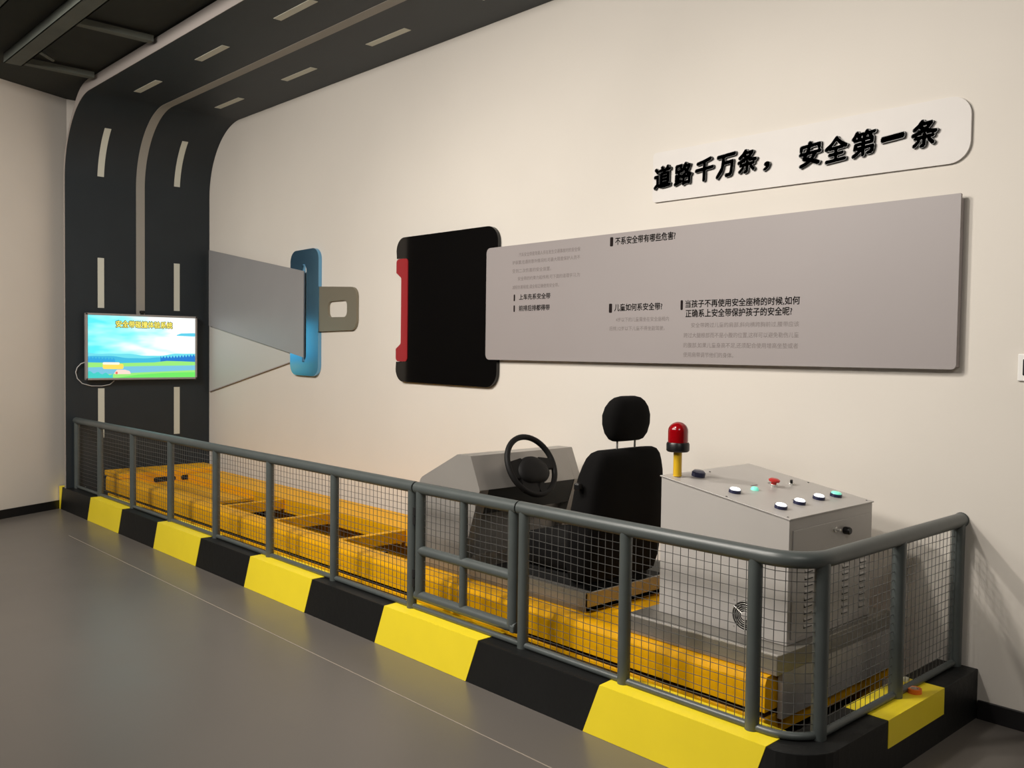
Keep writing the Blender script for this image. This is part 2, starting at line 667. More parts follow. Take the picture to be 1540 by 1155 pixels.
# right run with rounded corner
rr = thing('railing', (7.2, RYC, KH), 'short grey wire mesh railing turning the rounded corner to the wall right of the gate', 'railing')
RXC = 7.690
cr = 0.15
path = [(6.231, RYC)] + arc(RXC - cr, RYC + cr, cr, -90, 0, 10) + [(RXC, -0.003)]
part('top_rail', T([(x, y, ZT) for x, y in path], RT, 18), M_rail, rr, True, 40)
path2 = [(6.27, RYC)] + arc(RXC - cr, RYC + cr, cr, -90, 0, 10) + [(RXC, -0.003)]
part('bottom_rail', T([(x, y, ZB) for x, y in path2], RB, 12), M_rail, rr, True, 40)
RX = [6.262, 6.872, 7.485]
for x in RX:
    post(rr, x, RYC, KH, ZT - 0.005)
part('rail_cap', L([(0.031, 0), (0.034, 0.004), (0.031, 0.008)], (RXC, -0.0082, ZT), (0, 1, 0)), M_rail, rr, True, 30)
RYs = [-1.225, -0.620, -0.032]
for y in RYs:
    post(rr, RXC - (0.004 if y < -1.2 else 0), y, KH, ZT - 0.005, 0.0285)
for a, b in zip(RX, RX[1:]):
    wiremesh(rr, a + POST, b - POST)
for a, b in zip(RYs, RYs[1:]):
    wiremesh(rr, a + 0.028, b - 0.028, axis='y', fixed=RXC - 0.004)
# corner mesh follows the bend
bm = bmesh.new()
cp = [(7.505, RYC)] + arc(RXC - cr, RYC + cr, cr, -90, -8, 7)
ln = [0]
for p, q in zip(cp, cp[1:]):
    ln.append(ln[-1] + math.hypot(q[0] - p[0], q[1] - p[1]))


def along(d):
    for i in range(len(ln) - 1):
        if d <= ln[i + 1]:
            t = (d - ln[i]) / (ln[i + 1] - ln[i])
            return (cp[i][0] + t * (cp[i + 1][0] - cp[i][0]), cp[i][1] + t * (cp[i + 1][1] - cp[i][1]))
    return cp[-1]


d = 0.02
while d < ln[-1]:
    x, y = along(d)
    tube(bm, [(x, y, ZB + 0.01), (x, y, ZT - 0.02)], 0.0016, 4, caps=False)
    d += 0.0385
z = ZB + RB + 0.03
while z < ZT - RT:
    dz = random.uniform(-0.004, 0.002)
    tube(bm, [(x, y, z + (dz if 0 < i < len(cp) - 1 else 0)) for i, (x, y) in enumerate(cp)], 0.0016, 4, caps=False)
    z += 0.0365
tag(part('wire_mesh', bm, M_wire, rr), kind='stuff')

# ================================================================ YELLOW TRACK FRAME
tf = thing('track_frame', (3.8, -0.65, 0), 'yellow steel track frame lying inside the kerb behind the railing', 'track frame')
ZF = 0.35
FX0, FX1 = 0.25, 7.42


def chan(y0, y1, z0, z1, x0, x1, ch=0.03, sign=-1):
    """beam along X with a chamfered upper outer edge; sign -1: outer side is y0"""
    if sign < 0:
        poly = [(y0, z0), (y0, z1 - ch), (y0 + ch * 0.45, z1), (y1, z1), (y1, z0)]
    else:
        poly = [(y0, z0), (y0, z1), (y1 - ch * 0.6, z1), (y1, z1 - ch), (y1, z0)]
    bm = bmesh.new()
    a = [bm.verts.new((x0, y, z)) for y, z in poly]
    b = [bm.verts.new((x1, y, z)) for y, z in poly]
    bm.faces.new(a)
    bm.faces.new(b[::-1])
    n = len(poly)
    for i in range(n):
        bm.faces.new((a[i], a[(i + 1) % n], b[(i + 1) % n], b[i]))
    return bm


part('front_beam', chan(-1.150, -1.02, 0.212, ZF, FX0, FX1), M_fyel, tf)
tag(part('beam_gap_shade', B(FX0 + 0.02, FX1 - 0.02, -1.125, -1.03, 0.180, 0.212), M_fdark, tf), 'dark brown strip painted as the shade in the recess under the front beam')  # shadow gap below the beam painted as a brown strip
part('lower_rail', B(FX0, FX1 - 0.01, -1.132, -1.03, 0.0, 0.180, bev=0.004), M_fyel, tf)
part('back_beam', chan(-0.50, -0.125, 0.24, ZF, 0.62, FX1, sign=1), M_fyel, tf)
part('lower_rail', B(FX0, FX1 - 0.01, -0.24, -0.13, 0.0, 0.24, bev=0.004), M_fyel, tf)
for x in (2.52, 3.31, 4.20):
    bm = B(x - 0.05, x, -1.02, -0.50, 0.265, ZF - 0.002, bev=0.003)
    part('crossbar', bm, M_fyel, tf)
part('end_deck', B(0.60, 1.98, -1.02, -0.50, 0.265, 0.290), M_fyel, tf)
part('near_deck', B(5.95, 6.66, -1.02, -0.50, 0.30, 0.343), M_fyel, tf)
# slotted end block
bm = B(FX0 - 0.03, 0.60, -1.15, -0.16, 0.352, 0.40, bev=0.004)
box(bm, 0.25, 0.60, -1.02, -0.20, 0.24, 0.353)
part('end_block', bm, M_fyel, tf)
for a, b in ((-0.825, -0.615), (-0.560, -0.440), (-0.390, -0.330)):
    bm = prism_xz(rpoly([(a, 0.294), (b, 0.294), (b, 0.342), (a, 0.342)], 0.018, 3), 0, 0.002)
    bmesh.ops.rotate(bm, cent=(0, 0, 0), matrix=Matrix.Rotation(PI / 2, 3, 'Z'), verts=bm.verts)
    bmesh.ops.translate(bm, vec=(0.6015, 0, 0), verts=bm.verts)
    tag(part('slot', bm, M_dark, tf), 'dark slot in the raised end block')
part('end_bar', B(7.36, 7.42, -1.02, -0.10, 0.105, 0.170, bev=0.003), M_fyel, tf)
part('end_upright', B(7.385, 7.425, -0.122, -0.085, 0.105, 0.345, bev=0.003), M_fyel, tf)

# dark guide rails on the floor between the beams
gr = thing('guide_rails', (3.5, -0.76, 0), 'dark steel guide rails low between the yellow beams', 'rails')
for y in (-0.90, -0.80, -0.66, -0.56):
    part('guide_rail', B(0.8, 5.0, y - 0.02, y + 0.02, 0.0, 0.14, bev=0.003), mat('guide_dark', (22, 20, 19), 0.6), gr)
part('floor_shade_sheet', B(0.8, 7.3, -1.0, -0.52, 0.0, 0.02), mat('floor_shade_dark', (18, 17, 16), 0.8), gr)  # near-black sheet stands in for the floor in shadow between the beams
part('slide_bar', T([(4.55, -0.70, 0.30), (5.06, -0.70, 0.30)], 0.012, 10), M_steel, gr, True, 40)
part('slide_bar', T([(4.55, -0.94, 0.30), (5.06, -0.94, 0.30)], 0.012, 10), M_steel, gr, True, 40)
for y in (-0.70, -0.94):
    part('bar_bracket', B(4.55, 4.585, y - 0.02, y + 0.02, 0.02, 0.325, bev=0.003), M_plastic, gr)

# ================================================================ CARRIAGE TRAY
ct = thing('carriage_tray', (5.7, -0.64, ZF), 'brushed steel tray of the sliding carriage on the yellow frame under the seat', 'tray')
TX0, TX1, TY0, TY1, TZ0, TZ1 = 5.02, 6.375, -1.035, -0.20, 0.353, 0.442
part('tray_floor', B(TX0, TX1, TY0, TY1, TZ0, TZ0 + 0.02), M_steel, ct)
part('side_plate', B(TX0, TX1, TY0, TY0 + 0.012, TZ0, TZ1, bev=0.002), M_steel, ct)
part('side_plate', B(TX0, TX1, TY1 - 0.012, TY1, TZ0, TZ1, bev=0.002), M_steel, ct)
part('end_plate', B(TX1 - 0.012, TX1, TY0, TY1, TZ0, TZ1 + 0.001, bev=0.002), M_steel, ct)
part('end_plate', B(TX0, TX0 + 0.012, TY0, TY1, TZ0, TZ1 + 0.001, bev=0.002), M_steel, ct)
part('rim_flange', B(5.50, TX1, TY0, TY0 + 0.045, TZ1, TZ1 + 0.003), M_steel, ct)
part('tray_mat', B(5.46, TX1 - 0.015, TY0 + 0.05, TY1 - 0.02, TZ0 + 0.02, TZ0 + 0.03), M_dark, ct)

# ================================================================ DASHBOARD CONSOLE
dc = thing('dashboard_console', (5.3, -0.63, TZ1), 'grey sheet metal dashboard console with a black steering wheel', 'console')
zb = TZ1 + 0.003
side = rpoly([(5.05, zb), (5.05, 0.85), (5.394, 1.020), (5.507, 1.021), (5.586, 0.840), (5.490, 0.560), (5.455, zb)], [0, 0.05, 0.006, 0.004, 0.004, 0.02, 0])
part('side_cheek', prism_xz(side, -1.030, -0.965, bev=0.0015), M_cons, dc)
part('side_cheek', prism_xz(side, -0.285, -0.230, bev=0.0015), M_cons, dc)
midp = [(5.05, zb), (5.05, 0.845), (5.392, 1.0195), (5.507, 1.0205), (5.585, 0.8405), (5.52, 0.835), (5.44, 0.60), (5.41, zb)]
part('dash_body', prism_xz(midp, -0.966, -0.284), M_cons, dc)
part('knee_panel', prism_xz([(5.583, 0.8395), (5.535, 0.700), (5.46, 0.695), (5.52, 0.836)], -0.9635, -0.2865), M_black, dc)
# steering wheel
WC = Vector((5.655, -0.712, 0.961))
tilt = math.radians(26)
ax = Vector((math.cos(tilt), 0, math.sin(tilt)))     # towards the driver and up
u = Vector((0, 1, 0))
v = Vector((-math.sin(tilt), 0, math.cos(tilt)))
RW = 0.170
part('steering_column', T([WC - ax * 0.10, WC - ax * 0.035], [0.068, 0.055], 18), M_plastic, dc, True, 40)
part('column_stalk', T([WC - ax * 0.055, WC - ax * 0.05 - u * 0.12 + v * 0.02], [0.008, 0.011], 8), M_plastic, dc, True, 40)
rim = T([WC + RW * (math.cos(2 * PI * k / 48) * u + math.sin(2 * PI * k / 48) * v) for k in range(48)], 0.0165, 12, closed=True)
wheel = part('steering_wheel', rim, M_wheel, dc, True)
# hub: rounded triangular airbag pad
hubp = []
for k in range(40):
    a = 2 * PI * k / 40
    rr_ = 0.108 + 0.012 * math.cos(2 * a) - 0.006 * math.sin(3 * a)
    hubp.append((rr_ * math.cos(a), rr_ * math.sin(a) * 0.98))
bm = bmesh.new()
rings = []
for f, h in ((0.62, -0.035), (0.96, -0.022), (1.0, 0.0), (0.93, 0.018), (0.70, 0.030), (0.35, 0.034)):
    rings.append([bm.verts.new(WC - v * 0.032 - u * 0.006 + u * x * f + v * (y * f * 0.86) + ax * h) for x, y in hubp])
for A, C in zip(rings, rings[1:]):
    for k in range(40):
        bm.faces.new((A[k], A[(k + 1) % 40], C[(k + 1) % 40], C[k]))
bm.faces.new(rings[0][::-1])
bm.faces.new(rings[-1])
part('wheel_hub', bm, M_wheel, wheel, True, 60)


def spoke(p0, p1, w0, w1):
    bm = bmesh.new()
    d = (p1 - p0).normalized()
    s = d.cross(ax)
    V = []
    for p, wd in ((p0, w0), (p1, w1)):
        for sg, h in ((-1, -0.012), (1, -0.012), (1, 0.012), (-1, 0.012)):
            V.append(bm.verts.new(p + s * sg * wd + ax * h))
    for i in range(4):
        bm.faces.new((V[i], V[(i + 1) % 4], V[4 + (i + 1) % 4], V[4 + i]))
    bm.faces.new(V[:4][::-1])
    bm.faces.new(V[4:])
    bmesh.ops.bevel(bm, geom=list(bm.edges), offset=0.005, segments=2, affect='EDGES')
    return bm


part('spoke', spoke(WC + u * 0.06 + v * 0.004, WC + u * RW - v * 0.004, 0.040, 0.030), M_wheel, wheel, True, 50)
part('spoke', spoke(WC - u * 0.06 - v * 0.012, WC - u * RW - v * 0.02, 0.060, 0.050), M_wheel, wheel, True, 50)
part('spoke', spoke(WC - v * 0.06 - u * 0.04, WC - v * (RW - 0.012) - u * 0.07, 0.075, 0.06), M_wheel, wheel, True, 50)
part('spoke', spoke(WC - v * 0.06 + u * 0.01, WC - v * (RW - 0.004) + u * 0.03, 0.035, 0.030), M_wheel, wheel, True, 50)

# ================================================================ SEAT
st = thing('car_seat', (6.15, -0.72, 0.45), 'black fabric car seat with headrest, its back toward the camera', 'car seat')
SY = -0.718
part('seat_base', B(5.80, 6.30, -0.96, -0.47, TZ0 + 0.031, 0.50, bev=0.02, seg=2), M_dark, st)
bm = loft([((6.02, SY, 0.50), 0.24, 0.25, 0), ((6.02, SY, 0.515), 0.275, 0.275, 0), ((6.02, SY, 0.56), 0.29, 0.285, 0),
           ((6.01, SY, 0.605), 0.285, 0.28, 0), ((6.0, SY, 0.625), 0.25, 0.25, 0)], 36, 4.5)
part('seat_cushion', bm, M_fabric, st, True, 60)
secs = []
for z, xc, hx, hy in ((0.455, 6.265, 0.05, 0.24), (0.475, 6.265, 0.085, 0.275), (0.55, 6.27, 0.10, 0.292), (0.70, 6.285, 0.105, 0.297),
                      (0.82, 6.295, 0.10, 0.293), (0.92, 6.305, 0.093, 0.283), (0.99, 6.315, 0.087, 0.270), (1.04, 6.322, 0.080, 0.255),
                      (1.08, 6.328, 0.072, 0.238), (1.105, 6.332, 0.058, 0.218), (1.117, 6.335, 0.035, 0.190)):
    secs.append(((xc, SY, z), hx, hy, -0.08))
part('backrest', loft(secs, 40, 4.2), M_fabric, st, True, 70)
for y in (-0.782, -0.646):
    part('headrest_post', T([(6.335, y, 1.09), (6.340, y, 1.20)], 0.0055, 10), M_chrome, st, True)
secs = []
for z, hx, hy, dx in ((1.157, 0.025, 0.096, 0), (1.166, 0.045, 0.112, 0), (1.195, 0.060, 0.134, 0), (1.24, 0.066, 0.150, 0.0),
                      (1.285, 0.064, 0.153, 0.0), (1.325, 0.056, 0.140, 0.002), (1.355, 0.046, 0.114, 0.004), (1.372, 0.032, 0.088, 0.005), (1.380, 0.014, 0.05, 0.006)):
    secs.append(((6.338 + dx, SY + 0.002, z), hx, hy, 0))
hr = part('headrest', loft(secs, 36, 2.9), M_fabric, st, True, 80)
part('side_lever', B(6.285, 6.320, -1.040, -1.008, 0.930, 0.965, bev=0.008, seg=2), M_plastic, st)

# ================================================================ CONTROL CABINET
cb = thing('cabinet_base', (7.05, -0.6, ZF), 'flat steel base box under the grey control cabinet', 'base')
BX0, BX1, BY0, BY1 = 6.68, 7.446, -1.11, -0.14
bm = B(BX0, BX1, BY0, BY1, 0.352, 0.43, bev=0.002)
part('base_box', bm, M_steel, cb)
part('base_lip_highlight', B(BX0, BX1, BY0, BY0 + 0.012, 0.430, 0.434), mat('lip_highlight_grey', (205, 201, 196), 0.4), cb)  # paler strip paints the bright highlight along the base's top edge
part('skirt', B(7.425, BX1, -1.066, BY1, 0.172, 0.352), M_grey, cb)

cc = thing('control_cabinet', (7.08, -0.62, 0.432), 'light grey metal control cabinet with lit push buttons on its sloping top', 'cabinet')
CX0, CX1, CY0, CY1 = 6.762, 7.403, -0.970, -0.265
zl, zr = 1.048, 0.942
slope = (zr - zl) / (CX1 - CX0)
part('cabinet_body', prism_xz([(CX0, 0.431), (CX0, zl - 0.004), (CX1, zr - 0.004), (CX1, 0.431)], CY0, CY1, bev=0.002), M_grey, cc)
e = 0.005
part('top_plate', prism_xz([(CX0 - e, zl - 0.003 - slope * e * -1), (CX0 - e, zl + 0.001), (CX1 + e, zr + 0.001), (CX1 + e, zr - 0.004)], CY0 - e, CY1 + e, bev=0.0008), M_grey, cc)
dr = part('door', B(CX1, CX1 + 0.006, -0.945, -0.285, 0.452, 0.893, bev=0.0015), M_grey, cc)
part('lock', L([(0.011, 0), (0.011, 0.008), (0.006, 0.010), (0.006, 0.028), (0.002, 0.03)], (CX1 + 0.006, -0.617, 0.860), (1, 0, 0), 16), M_chrome, dr, True, 30)
part('key_knob', L([(0.015, 0), (0.017, 0.006), (0.017, 0.024), (0.013, 0.03)], (CX1 + 0.006, -0.532, 0.846), (1, 0, 0), 18), M_plastic, dr, True, 30)
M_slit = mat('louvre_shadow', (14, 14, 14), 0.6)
for yc in (-0.822, -0.513, -0.356):
    for i in range(10):
        z = 0.715 - i * 0.0285
        w_ = 0.032 if yc < -0.8 else 0.026
        if z < 0.46:
            continue
        bm = prism_xz([(CX1 + 0.006, z + 0.010), (CX1 + 0.006, z), (CX1 + 0.012, z)], yc - w_, yc + w_)
        lv = part('louvre', bm, M_grey, cc)
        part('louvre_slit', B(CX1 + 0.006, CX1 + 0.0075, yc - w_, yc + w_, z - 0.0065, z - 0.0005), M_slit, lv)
# fan guard
FC = Vector((7.211, CY0, 0.512))
fb = part('fan_opening', L([(0.062, 0), (0.062, 0.001)], FC, (0, -1, 0), 32), M_dark, cc)
for r_ in (0.060, 0.051, 0.042, 0.033, 0.025):
    part('guard_ring', T([FC + Vector((r_ * math.cos(2 * PI * k / 32), -0.006, r_ * math.sin(2 * PI * k / 32))) for k in range(32)], 0.0013, 6, closed=True), M_chrome, fb, True)
part('fan_hub', L([(0.018, 0.002), (0.018, 0.007), (0.012, 0.009)], FC, (0, -1, 0), 20), M_grey, fb, True, 30)
for a in (30, 150, 270):
    q = math.radians(a)
    part('guard_spoke', T([FC + Vector((0.016 * math.cos(q), -0.006, 0.016 * math.sin(q))), FC + Vector((0.064 * math.cos(q), -0.004, 0.064 * math.sin(q)))], 0.0016, 6), M_chrome, fb)
for dx in (-1, 1):
    for dz in (-1, 1):
        part('screw', L([(0.004, 0), (0.0035, 0.002)], FC + Vector((dx * 0.055, 0, dz * 0.055)), (0, -1, 0), 8), M_chrome, cc)
nT = Vector((-slope, 0, 1)).normalized()


def top_at(x, y):
    return Vector((x, y, zl + slope * (x - CX0) + 0.001))


def button(x, y, r, h, bez, cap, kind=None):
    p = top_at(x, y)
    b_ = part('push_button', L([(r, 0), (r, h), (r * 0.95, h + 0.002)], p, nT, 24), bez, cc, True, 30)
    if kind == 'mushroom':
        part('mushroom_cap', L([(0.012, 0), (0.012, 0.012), (0.024, 0.014), (0.026, 0.022), (0.018, 0.027)], p + nT * h, nT, 24), cap, b_, True, 40)
    elif kind == 'switch':
        bm = B(-0.006, 0.006, -0.017, 0.017, 0, 0.017, bev=0.002)
        bmesh.ops.rotate(bm, cent=(0, 0, 0), matrix=Matrix.Rotation(0.5, 3, 'Z'), verts=bm.verts)
        bmesh.ops.translate(bm, vec=p + nT * h, verts=bm.verts)
        part('switch_lever', bm, cap, b_)
    else:
        part('cap', L([(r * 0.86, 0), (r * 0.86, 0.004), (r * 0.70, 0.008), (r * 0.3, 0.0095)], p + nT * (h + 0.001), nT, 24), cap, b_, True, 50)
    return b_


M_capdk = mat('button_unlit', (120, 122, 140), 0.25)
tag(button(6.831, -0.79, 0.031, 0.018, M_navy, M_capdk), 'large unlit dark button nearest the beacon')
for (x, y) in ((7.071, -0.857), (7.298, -0.863), (7.290, -0.701), (7.282, -0.524)):
    tag(button(x, y, 0.0265, 0.012, M_navy, M_bwhite), 'lit white button')
tag(button(7.289, -0.384, 0.0265, 0.012, M_navy, M_bcyan), 'lit green button with dark ring')
tag(button(7.078, -0.712, 0.018, 0.004, M_bcyan, M_bcyan), 'small lit green button')
tag(button(7.076, -0.556, 0.017, 0.010, M_chrome, M_bred, 'mushroom'), 'red emergency stop button')
tag(button(7.087, -0.42, 0.017, 0.006, M_chrome, M_plastic, 'switch'), 'black rotary switch')
for (x, y) in ((6.80, -0.655), (7.098, -0.285), (7.385, -0.285), (7.385, -0.953), (7.097, -0.957)):
    part('screw', L([(0.0045, 0), (0.004, 0.002)], top_at(x, y), nT, 8), M_plastic, cc)
for (x, y, ln_) in ((7.03, -0.80, 0.05), (7.03, -0.64, 0.05), (7.03, -0.50, 0.05), (7.245, -0.80, 0.04), (7.245, -0.66, 0.04), (7.245, -0.48, 0.04)):
    p = top_at(x, y)
    bm = B(-0.004, 0.004, -ln_ / 2, ln_ / 2, 0, 0.0006)
    bmesh.ops.rotate(bm, cent=(0, 0, 0), matrix=Matrix.Rotation(-math.atan(slope), 3, 'Y'), verts=bm.verts)
    bmesh.ops.translate(bm, vec=p, verts=bm.verts)
    part('button_caption', bm, M_inkg, cc)

# beacon lamp
bp = top_at(6.800, -0.905)
bc = thing('beacon_lamp', bp, 'red beacon lamp on a short yellow pole at the corner of the control cabinet', 'beacon')
part('pole', T([bp + Vector((0, 0, 0.001)), bp + Vector((0, 0, 0.115))], 0.019, 16), M_pyel, bc, True, 40)
part('lamp_socket', L([(0.046, 0), (0.052, 0.006), (0.052, 0.034), (0.048, 0.042)], bp + Vector((0, 0, 0.112)), (0, 0, 1), 24), M_plastic, bc, True, 30)
prof = [(0.045, 0)] + [(0.045, 0.05)] + [(0.045 * math.cos(a), 0.05 + 0.042 * math.sin(a)) for a in [PI / 2 * i / 8 for i in range(1, 9)]]
part('red_dome', L(prof, bp + Vector((0, 0, 0.154)), (0, 0, 1), 28), M_lens, bc, True, 60)
part('reflector', L([(0.012, 0), (0.020, 0.02), (0.020, 0.05), (0.006, 0.055)], bp + Vector((0, 0, 0.156)), (0, 0, 1), 16), M_bred, bc, True, 40)

bpz = thing('rubber_bumper', (6.715, -0.83, 0.431), 'small yellow round bumper on the steel base left of the cabinet', 'bumper')
part('bumper_cap', L([(0.020, 0), (0.030, 0.004), (0.033, 0.018), (0.028, 0.034), (0.014, 0.042)], (6.715, -0.83, 0.431), (0, 0, 1), 20), M_pyel, bpz, True, 50)

# cables in the dark gap at the near end
bm = bmesh.new()
for k in range(4):
    pts = []
    for i in range(9):
        t = i / 8
        pts.append((7.49 + 0.02 * math.sin(5 * t + k * 1.7), -1.0 + 0.85 * t, 0.035 + 0.02 * k + 0.018 * math.sin(9 * t + k)))
    tube(bm, pts, 0.009, 6)
o = finish('cable_bundle', bm, M_plastic, None, True)
tag(o, 'black cables lying in the gap behind the near kerb', 'cables')

# ================================================================ WALL GRAPHICS
FBz = 'seat belt graphic'
# belt strap
bs_ = thing('belt_strap', (1.0, -0.02, 1.9), 'grey seat belt strap panel running from the road ribbon to the blue-tinted tongue plate', 'wall graphic')
tag(part('upper_band', prism_xz([(0.085, 2.604), (0.085, 1.816), (2.018, 1.512), (2.018, 2.281)], -0.046, -0.036), M_belt, bs_), 'grey front band')
tag(part('folded_band', prism_xz([(0.042, 1.90), (0.042, 1.128), (1.785, 1.478), (1.79, 1.575)], -0.020, -0.001), M_fold, bs_), 'paler folded band below')
part('band_edge', prism_xz([(0.042, 1.128), (0.042, 1.120), (1.785, 1.471), (1.785, 1.478)], -0.021, -0.001), M_bside, bs_)
part('band_spacer', B(0.09, 1.70, -0.036, -0.001, 1.95, 2.05), M_bside, bs_)

tp = thing('belt_tongue', (2.2, -0.02, 1.9), 'seat belt tongue with shiny upright plate tinted blue for the screen reflection and grey looped end', 'wall graphic')


def ring_plate(outer, inner, y0, y1):
    """flat plate with one hole"""
    bm = bmesh.new()
    res = []
    for y in (y0, y1):
        vo = [bm.verts.new((x, y, z)) for x, z in outer]
        vi = [bm.verts.new((x, y, z)) for x, z in inner]
        eo = [bm.edges.new((vo[i], vo[(i + 1) % len(vo)])) for i in range(len(vo))]
        ei = [bm.edges.new((vi[i], vi[(i + 1) % len(vi)])) for i in range(len(vi))]
        bmesh.ops.triangle_fill(bm, edges=eo + ei, use_beauty=True)
        res.append((vo, vi))
    for k in (0, 1):
        a, b = res[0][k], res[1][k]
        n = len(a)
        for i in range(n):
            bm.faces.new((a[i], a[(i + 1) % n], b[(i + 1) % n], b[i]))
    return bm


slotp = rpoly([(1.975, 1.470), (2.018, 1.470), (2.045, 1.52), (2.045, 2.30), (2.018, 2.345), (1.975, 2.345)], 0.012, 3)
outp = rpoly([(1.762, 1.352), (2.250, 1.346), (2.250, 2.478), (1.762, 2.470)], 0.10, 8)
part('tongue_plate', ring_plate(outp, slotp, -0.034, -0.002), M_tplate, tp)
tag(part('tongue_loop', ring_plate(rpoly([(2.24, 1.742), (2.838, 1.752), (2.838, 2.108), (2.24, 2.136)], [0, 0.085, 0.085, 0], 7),
                                  rpoly([(2.395, 1.865), (2.695, 1.862), (2.695, 2.005), (2.395, 2.000)], 0.045, 5), -0.026, -0.002), M_tongue, tp), 'olive grey end plate with a window')
part('wall_window', prism_xz(rpoly([(2.395, 1.865), (2.695, 1.862), (2.695, 2.005), (2.395, 2.000)], 0.045, 5), -0.004, -0.001), M_wall, tp)

bk = thing('belt_buckle', (4.0, -0.02, 1.9), 'glossy black seat belt buckle panel with a red release bar', 'wall graphic')
obod = rpoly([(3.405, 1.345), (4.592, 1.338), (4.592, 2.460), (3.405, 2.462)], [0.10, 0.11, 0.11, 0.10], 8)
part('buckle_body', prism_xz([(3.41, 1.50), *[p for p in obod if p[1] < 1.48], *[p for p in obod if p[1] > 2.3], (3.41, 2.30), (3.50, 2.30), (3.50, 1.50)], -0.030, -0.002, bev=0.0), M_gloss, bk)
redp = rpoly([(3.413, 1.503), (3.562, 1.503), (3.562, 2.297), (3.413, 2.297), (3.413, 2.190), (3.478, 2.150), (3.478, 1.640), (3.413, 1.600)],
             [0.03, 0.03, 0.03, 0.03, 0.01, 0.02, 0.02, 0.01], 4)
part('release_bar', prism_xz(redp, -0.036, -0.003), M_red, bk)

# information board
ib = thing('information_board', (6.05, -0.03, 1.9), 'long grey information board with Chinese text about seat belts', 'sign')
bp_ = rpoly([(4.491, 1.533), (7.662, 1.541), (7.662, 2.319), (4.491, 2.304)], [0.035, 0.02, 0.004, 0.035], 5)
part('board_panel', prism_xz(bp_, -0.045, -0.031, bev=0.0015), M_board, ib)
part('board_backing', prism_xz([(4.64, 1.56), (7.66, 1.552), (7.66, 2.30), (4.64, 2.27)], -0.031, -0.002), M_bside, ib)
YB = -0.0454
FB = (4.255 - 0.045) / (4.255 - 0.06)


def bx(x):
    return 9.31 - (9.31 - x) * FB


def bz(z):
    return 1.6 + (z - 1.6) * FB




def line(s, x0, x1, z0, z1, m, bold=0.0, nm='text_line'):
    part(nm, text_mesh(s, bx(x0), bx(x1), bz(z0), bz(z1), YB, bold=bold), m, ib)


def bullet(x, z, w_=0.024, h=0.055):
    x, z = bx(x), bz(z)
    part('bullet_mark', prism_xz(rpoly([(x - w_ / 2, z - h / 2), (x + w_ / 2, z - h / 2), (x + w_ / 2, z + h / 2), (x - w_ / 2, z + h / 2)], 0.006, 3), YB - 0.0008, YB), M_ink, ib)


BO = 0.020
bullet(5.648, 2.259)
line('不系安全带有哪些危害?', 5.676, 6.122, 2.236, 2.283, M_ink, BO, 'heading')
g = M_inkg
line('汽车安全带是驾乘人员在发生交通事故时的安全保', 4.835, 5.392, 2.222, 2.249, g)
line('护装置,在遇到意外情况时,可最大限度保护人员不', 4.774, 5.392, 2.172, 2.199, g)
line('受到二次伤害的安全装置。', 4.774, 5.140, 2.116, 2.143, g)
line('安全带的约束力起作用,可下面的道理学习,为', 4.828, 5.392, 2.063, 2.090, g)
line('减轻伤害程度,请全程正确使用安全带。', 4.776, 5.212, 2.007, 2.034, g)
bullet(4.797, 1.951, 0.013, 0.045)
bullet(4.797, 1.879, 0.013, 0.045)
line('上车先系安全带', 4.842, 5.136, 1.935, 1.974, M_ink, BO, 'heading')
line('前排后排都得带', 4.842, 5.132, 1.861, 1.900, M_ink, BO, 'heading')
bullet(5.648, 1.861)
line('儿童如何系安全带?', 5.678, 6.038, 1.842, 1.886, M_ink, BO, 'heading')
line('4岁以下的儿童需坐在安全座椅内', 5.692, 6.086, 1.778, 1.805, g)
line('后排,12岁以下儿童不得坐副驾驶。', 5.641, 6.058, 1.725, 1.752, g)
bullet(6.174, 1.866, 0.016, 0.055)
line('当孩子不再使用安全座椅的时候,如何', 6.199, 6.902, 1.848, 1.893, M_ink, BO, 'heading')
line('正确系上安全带保护孩子的安全呢?', 6.201, 6.860, 1.796, 1.841, M_ink, BO, 'heading')
line('安全带跨过儿童的肩部,斜向横跨胸前过,腰带应该', 6.240, 6.900, 1.738, 1.766, g)
line('跨过大腿根部而不是小腹的位置,这样可以避免勒伤儿童', 6.191, 6.900, 1.682, 1.711, g)
line('的腹部,如果儿童身高不足,还须配合使用增高坐垫或者', 6.191, 6.898, 1.627, 1.656, g)
line('使用肩带调节他们的身体。', 6.191, 6.518, 1.575, 1.603, g)

# title sign
ts = thing('title_sign', (6.8, -0.02, 2.6), 'white rounded sign board with raised black Chinese lettering', 'sign')
part('sign_plate', prism_xz(rpoly([(5.915, 2.468), (7.683, 2.460), (7.683, 2.757), (5.915, 2.752)], [0.02, 0.09, 0.09, 0.02], 8), -0.014, -0.002, bev=0.001), M_white, ts)
chars = '道路千万条，安全第一条'
cen = [(5.996, 2.605), (6.141, 2.604), (6.284, 2.608), (6.422, 2.611), (6.574, 2.620), (6.628, 2.585), (6.919, 2.602), (7.057, 2.605), (7.196, 2.612), (7.338, 2.616), (7.485, 2.612)]
cen[4] = (6.556, 2.618)
cen[5] = (6.672, 2.575)
for ch, (cx, cz) in zip(chars, cen):
    hw, hh = (0.063, 0.065)
    if ch == '，':
        hw, hh = 0.022, 0.025
    if ch == '一':
        hw, hh = 0.058, 0.016
    bm = text_mesh(ch, cx - hw, cx + hw, cz - hh, cz + hh, -0.014, bold=0.046, extrude=0.007)
    # brush-written slant: strokes rise a little to the right
    for v_ in bm.verts:
        v_.co.z += (v_.co.x - cx) * 0.10
        v_.co.x += (v_.co.z - cz) * 0.03
    part('letter', bm, M_letter, ts)

